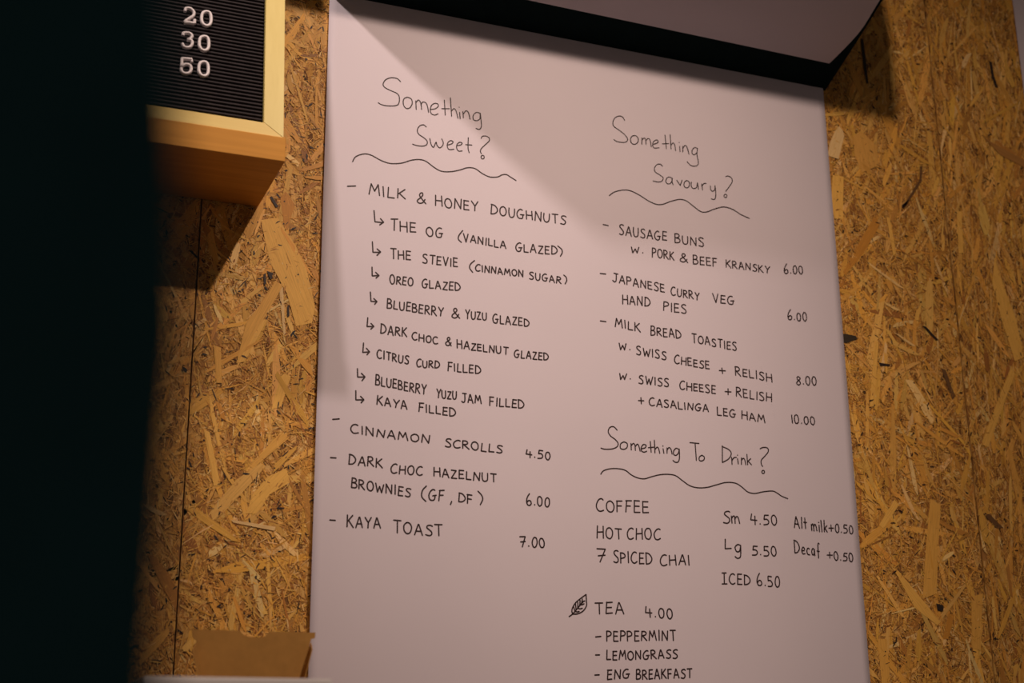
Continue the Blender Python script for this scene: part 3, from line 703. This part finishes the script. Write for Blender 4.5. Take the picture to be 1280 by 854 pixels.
while v_ < BH - FW - 0.003:
    pr = [(v_, -0.0086), (v_, -0.0058), (v_ + 0.0005, -0.0050), (v_ + 0.0019, -0.0050), (v_ + 0.0025, -0.0058), (v_ + 0.0025, -0.0086)]
    extrude_poly(bm, [B(FW, a_, b_) for a_, b_ in pr], BU * (BW - 2 * FW)); v_ += pitch
o = from_bm('felt_ribs', bm, M_FELT, board); o['kind'] = 'stuff'

def on_board(u, v, n):                              # point of the board plane seen along a direction
    r = ray(u, v); r = Vector((float(r[0]), float(r[1]), float(r[2]))); c0 = Vector((0, -CAM_D, CAM_Z))
    t = (B(0, 0, n) - c0).dot(BN) / r.dot(BN); return c0 + r * t
def digit(ch, strokes, label, closed=False, rad=0.00135):
    bm = bmesh.new()
    pts_all = []
    for st in strokes:
        q = [on_board(160 + a_ / 6.4, b_ / 6.4, -0.0035) for a_, b_ in st[1]]
        q = [Vector(p) for p in catmull(q, 4, st[0] == 'o')] if st[0] in 'co' else q
        if st[0] == 'o': q.append(q[0].copy())
        pts_all.append(q)
    for q in pts_all:
        rings = []
        n = len(q); cl = (q[0] - q[-1]).length < 1e-6
        for i in range(n):
            if cl: a_, b_ = q[(i - 1) % (n - 1)], q[(i + 1) % (n - 1)]
            else: a_, b_ = q[max(i - 1, 0)], q[min(i + 1, n - 1)]
            t_ = (b_ - a_).normalized(); s_ = t_.cross(BN).normalized()
            # raised stroke: flat back, rounded front
            ring = [bm.verts.new(q[i] + s_ * (rad * c_) + BN * (h_)) for c_, h_ in ((-1, -0.0018), (-1, 0.0006), (-0.55, 0.0015), (0.55, 0.0015), (1, 0.0006), (1, -0.0018))]
            rings.append(ring)
        for i in range(n - 1):
            for k in range(6): bm.faces.new((rings[i][k], rings[i][(k + 1) % 6], rings[i + 1][(k + 1) % 6], rings[i + 1][k]))
        if not cl: bm.faces.new(rings[0][::-1]); bm.faces.new(rings[-1])
    cc = sum((v.co for v in bm.verts), Vector()) / len(bm.verts)
    for v in bm.verts: v.co -= cc
    o = from_bm('number_tile', bm, M_DIGIT); o.location = cc
    return tag(o, label, 'digit', 'white digits on the letter board')
def zero(cx, cy, label):
    digit('0', [('o', [(cx, cy - 55), (cx - 25, cy - 48), (cx - 37, cy - 25), (cx - 38, cy + 18), (cx - 24, cy + 46), (cx, cy + 58), (cx + 24, cy + 50), (cx + 36, cy + 26), (cx + 36, cy - 18), (cx + 24, cy - 46)])], label)
digit('2', [('c', [(459, 92), (460, 72), (475, 65), (505, 72), (528, 98), (524, 125), (500, 143), (470, 162), (452, 180)]), ('l', [(450, 180), (490, 180), (532, 188)]), ('l', [(532, 190), (534, 158)])], 'white plastic digit 2 in the top row of the letter board')
zero(628, 148, 'white plastic digit 0 in the top row, beside the 2')
digit('3', [('l', [(441, 286), (443, 262)]), ('c', [(443, 266), (470, 262), (500, 270), (514, 290), (500, 310), (474, 318)]), ('c', [(474, 318), (505, 322), (516, 346), (502, 372), (475, 380), (448, 372), (436, 348)])], 'white plastic digit 3 in the middle row of the letter board')
zero(610, 346, 'white plastic digit 0 in the middle row, beside the 3')
digit('5', [('l', [(511, 498), (510, 474), (433, 468)]), ('l', [(434, 466), (431, 530)]), ('c', [(431, 528), (462, 514), (495, 522), (507, 550), (496, 578), (470, 588), (442, 582), (429, 562), (428, 545)])], 'white plastic digit 5 in the bottom row of the letter board')
zero(606, 550, 'white plastic digit 0 in the bottom row, beside the 5')

# ------------------------------------------------------------------ shelf and boxes at the lower left
bm = bmesh.new(); add_box(bm, P(-0.45, 0.004, -0.005), P(0.314, 0.40, 0.02), 0.002)
tag(from_bm('wall_shelf', bm, M_SHELF), 'plain wooden wall shelf just below the frame, carrying the boxes', 'shelf')
bm = bmesh.new(); add_box(bm, P(0.129, 0.245, 0.0202), P(0.2505, 0.35, 0.054), 0.001)
wb = empty('white_box', P(0.19, 0.30, 0.0202), 'low white card box at the bottom edge in front of the kraft box', 'box')
from_bm('box_body', bm, M_WHITEBOX, wb)
bm = bmesh.new(); add_box(bm, P(0.1275, 0.2435, 0.0535), P(0.252, 0.3515, 0.0615), 0.0028)
from_bm('lid', bm, M_WHITEBOX, wb)

kb = empty('kraft_box', P(0.243, 0.18, 0.0202), 'brown kraft takeaway box with its notched lid open, bottom left', 'box')
bm = bmesh.new(); kx0, kx1, kd0, kd1, kz = 0.2035, 0.2790, 0.135, 0.235, 0.060; th = 0.0012
add_box(bm, P(kx0, kd0, 0.0202), P(kx1, kd1, 0.0214))
add_box(bm, P(kx0, kd0, 0.0214), P(kx0 + th, kd1, kz)); add_box(bm, P(kx1 - th, kd0, 0.0214), P(kx1, kd1, kz))
add_box(bm, P(kx0 + th, kd0, 0.0214), P(kx1 - th, kd0 + th, kz)); add_box(bm, P(kx0 + th, kd1 - th, 0.0214), P(kx1 - th, kd1, kz))
from_bm('box_body', bm, M_KRAFT, kb)
def kpt(u, v, d): x, z = wall_xz(u, v, d); return P(x, d, z)
# lid: leans back from the rear edge; tab slot in the far edge
KD = 0.135
def lean_d(z): return KD - 0.01 * (z - kz) / 0.05
bm = bmesh.new()
outline = [(254, 862), (246, 801), (241, 797), (240, 787), (300, 788.5), (304, 794), (309, 796.5), (330, 796.5), (334, 794), (337, 789.5), (394.5, 791), (393.5, 798), (389, 799), (388, 803), (372, 862)]
def lid_pt(u, v, off=0.0):
    x, z = wall_xz(u, v, KD - 0.005 + off); return P(x, KD - 0.005 + off, z)
extrude_poly(bm, [lid_pt(u, v) for u, v in outline], (0, 0.0012, 0))
from_bm('lid', bm, M_KRAFT, kb)
bm = bmesh.new()
extrude_poly(bm, [lid_pt(245.5, 803), lid_pt(254, 862), lid_pt(250, 862, .018), lid_pt(240, 812, .014)], (0.0008, 0, 0))
from_bm('side_flap', bm, M_KRAFT, kb)
bm = bmesh.new()
extrude_poly(bm, [lid_pt(388, 804), lid_pt(372, 862), lid_pt(377, 862, .016), lid_pt(389.5, 812, .012)], (0.0008, 0, 0))
from_bm('side_flap', bm, M_KRAFT, kb)

# ------------------------------------------------------------------ dark leaning panel close to the camera
def near_pt(u, v, dist):
    r = ray(u, v); r = r / r[1] * dist; return Vector((float(r[0]), float(r[1] - CAM_D), float(r[2] + CAM_Z)))
edge = [near_pt(u, v, 0.15) for u, v in ((222, 110), (231, 260), (237, 410), (224, 580), (211, 760))]
edge = [edge[0] + (edge[0] - edge[1]) * 4.0] + edge + [edge[-1] + (edge[-1] - edge[-2]) * 0.5]
edge = [Vector((edge[0].x, edge[0].y, 2.3))] + edge + [Vector((edge[-1].x, edge[-1].y, 0.0))]
bm = bmesh.new()
sec = [(0.0, 0.0), (-0.22, 0.0), (-0.22, 0.012), (0.0, 0.012)]
loops = [[bm.verts.new(p + Vector((a_, b_, 0))) if k_ in (0, 3) else bm.verts.new(Vector((edge[0].x + a_, p.y + b_, p.z))) for k_, (a_, b_) in enumerate(sec)] for p in edge]
bm.faces.new(loops[0]); bm.faces.new(loops[-1][::-1])
for A_, B_ in zip(loops[:-1], loops[1:]):
    for i in range(4): bm.faces.new((A_[i], B_[i], B_[(i + 1) % 4], A_[(i + 1) % 4]))
dp = from_bm('dark_panel', bm, M_POST)
tag(dp, 'out-of-focus near-black upright panel filling the left edge of the foreground', 'panel')

# ------------------------------------------------------------------ ceiling spotlights
for nm, x, d, z, tx, tz, power, colr, cone, blend, rad in LAMPS:
    pos = P(x, d, z); tgt = P(tx, 0, tz); q = (tgt - pos).to_track_quat('-Z', 'Y')
    fx = empty('spotlight', Vector((pos.x, pos.y, 3.3)), 'black ceiling spotlight aimed at the wall, the %s one of the three' % nm, 'spotlight')
    fx['group'] = 'ceiling spotlights'
    bm = bmesh.new()
    mt = q.to_matrix().to_4x4(); mt.translation = pos
    ro, ri, n = 0.042, 0.039, 24
    R1 = [bm.verts.new(mt @ Vector((ro * math.cos(k * 2 * math.pi / n), ro * math.sin(k * 2 * math.pi / n), -0.012))) for k in range(n)]
    R2 = [bm.verts.new(mt @ Vector((ro * math.cos(k * 2 * math.pi / n), ro * math.sin(k * 2 * math.pi / n), 0.10))) for k in range(n)]
    R3 = [bm.verts.new(mt @ Vector((ri * math.cos(k * 2 * math.pi / n), ri * math.sin(k * 2 * math.pi / n), -0.012))) for k in range(n)]
    R4 = [bm.verts.new(mt @ Vector((ri * math.cos(k * 2 * math.pi / n), ri * math.sin(k * 2 * math.pi / n), 0.09))) for k in range(n)]
    for k in range(n):
        k2 = (k + 1) % n
        bm.faces.new((R1[k], R1[k2], R2[k2], R2[k])); bm.faces.new((R3[k], R4[k], R4[k2], R3[k2])); bm.faces.new((R1[k], R3[k], R3[k2], R1[k2]))
    bm.faces.new(R2); bm.faces.new(R4[::-1])
    from_bm('lamp_head', bm, M_METAL, fx)
    bm = bmesh.new(); back = mt @ Vector((0, 0, 0.09))
    add_box(bm, (back.x - 0.008, back.y - 0.008, back.z), (back.x + 0.008, back.y + 0.008, 3.2999))
    from_bm('stem', bm, M_METAL, fx)
    ld = bpy.data.lights.new('spot_bulb', 'SPOT'); ld.energy = power; ld.color = colr; ld.spot_size = math.radians(cone); ld.spot_blend = blend; ld.shadow_soft_size = rad
    lo = bpy.data.objects.new('spot_bulb', ld); COL.objects.link(lo); lo.matrix_world = mt
    lo.location = mt @ Vector((0, 0, -0.0))
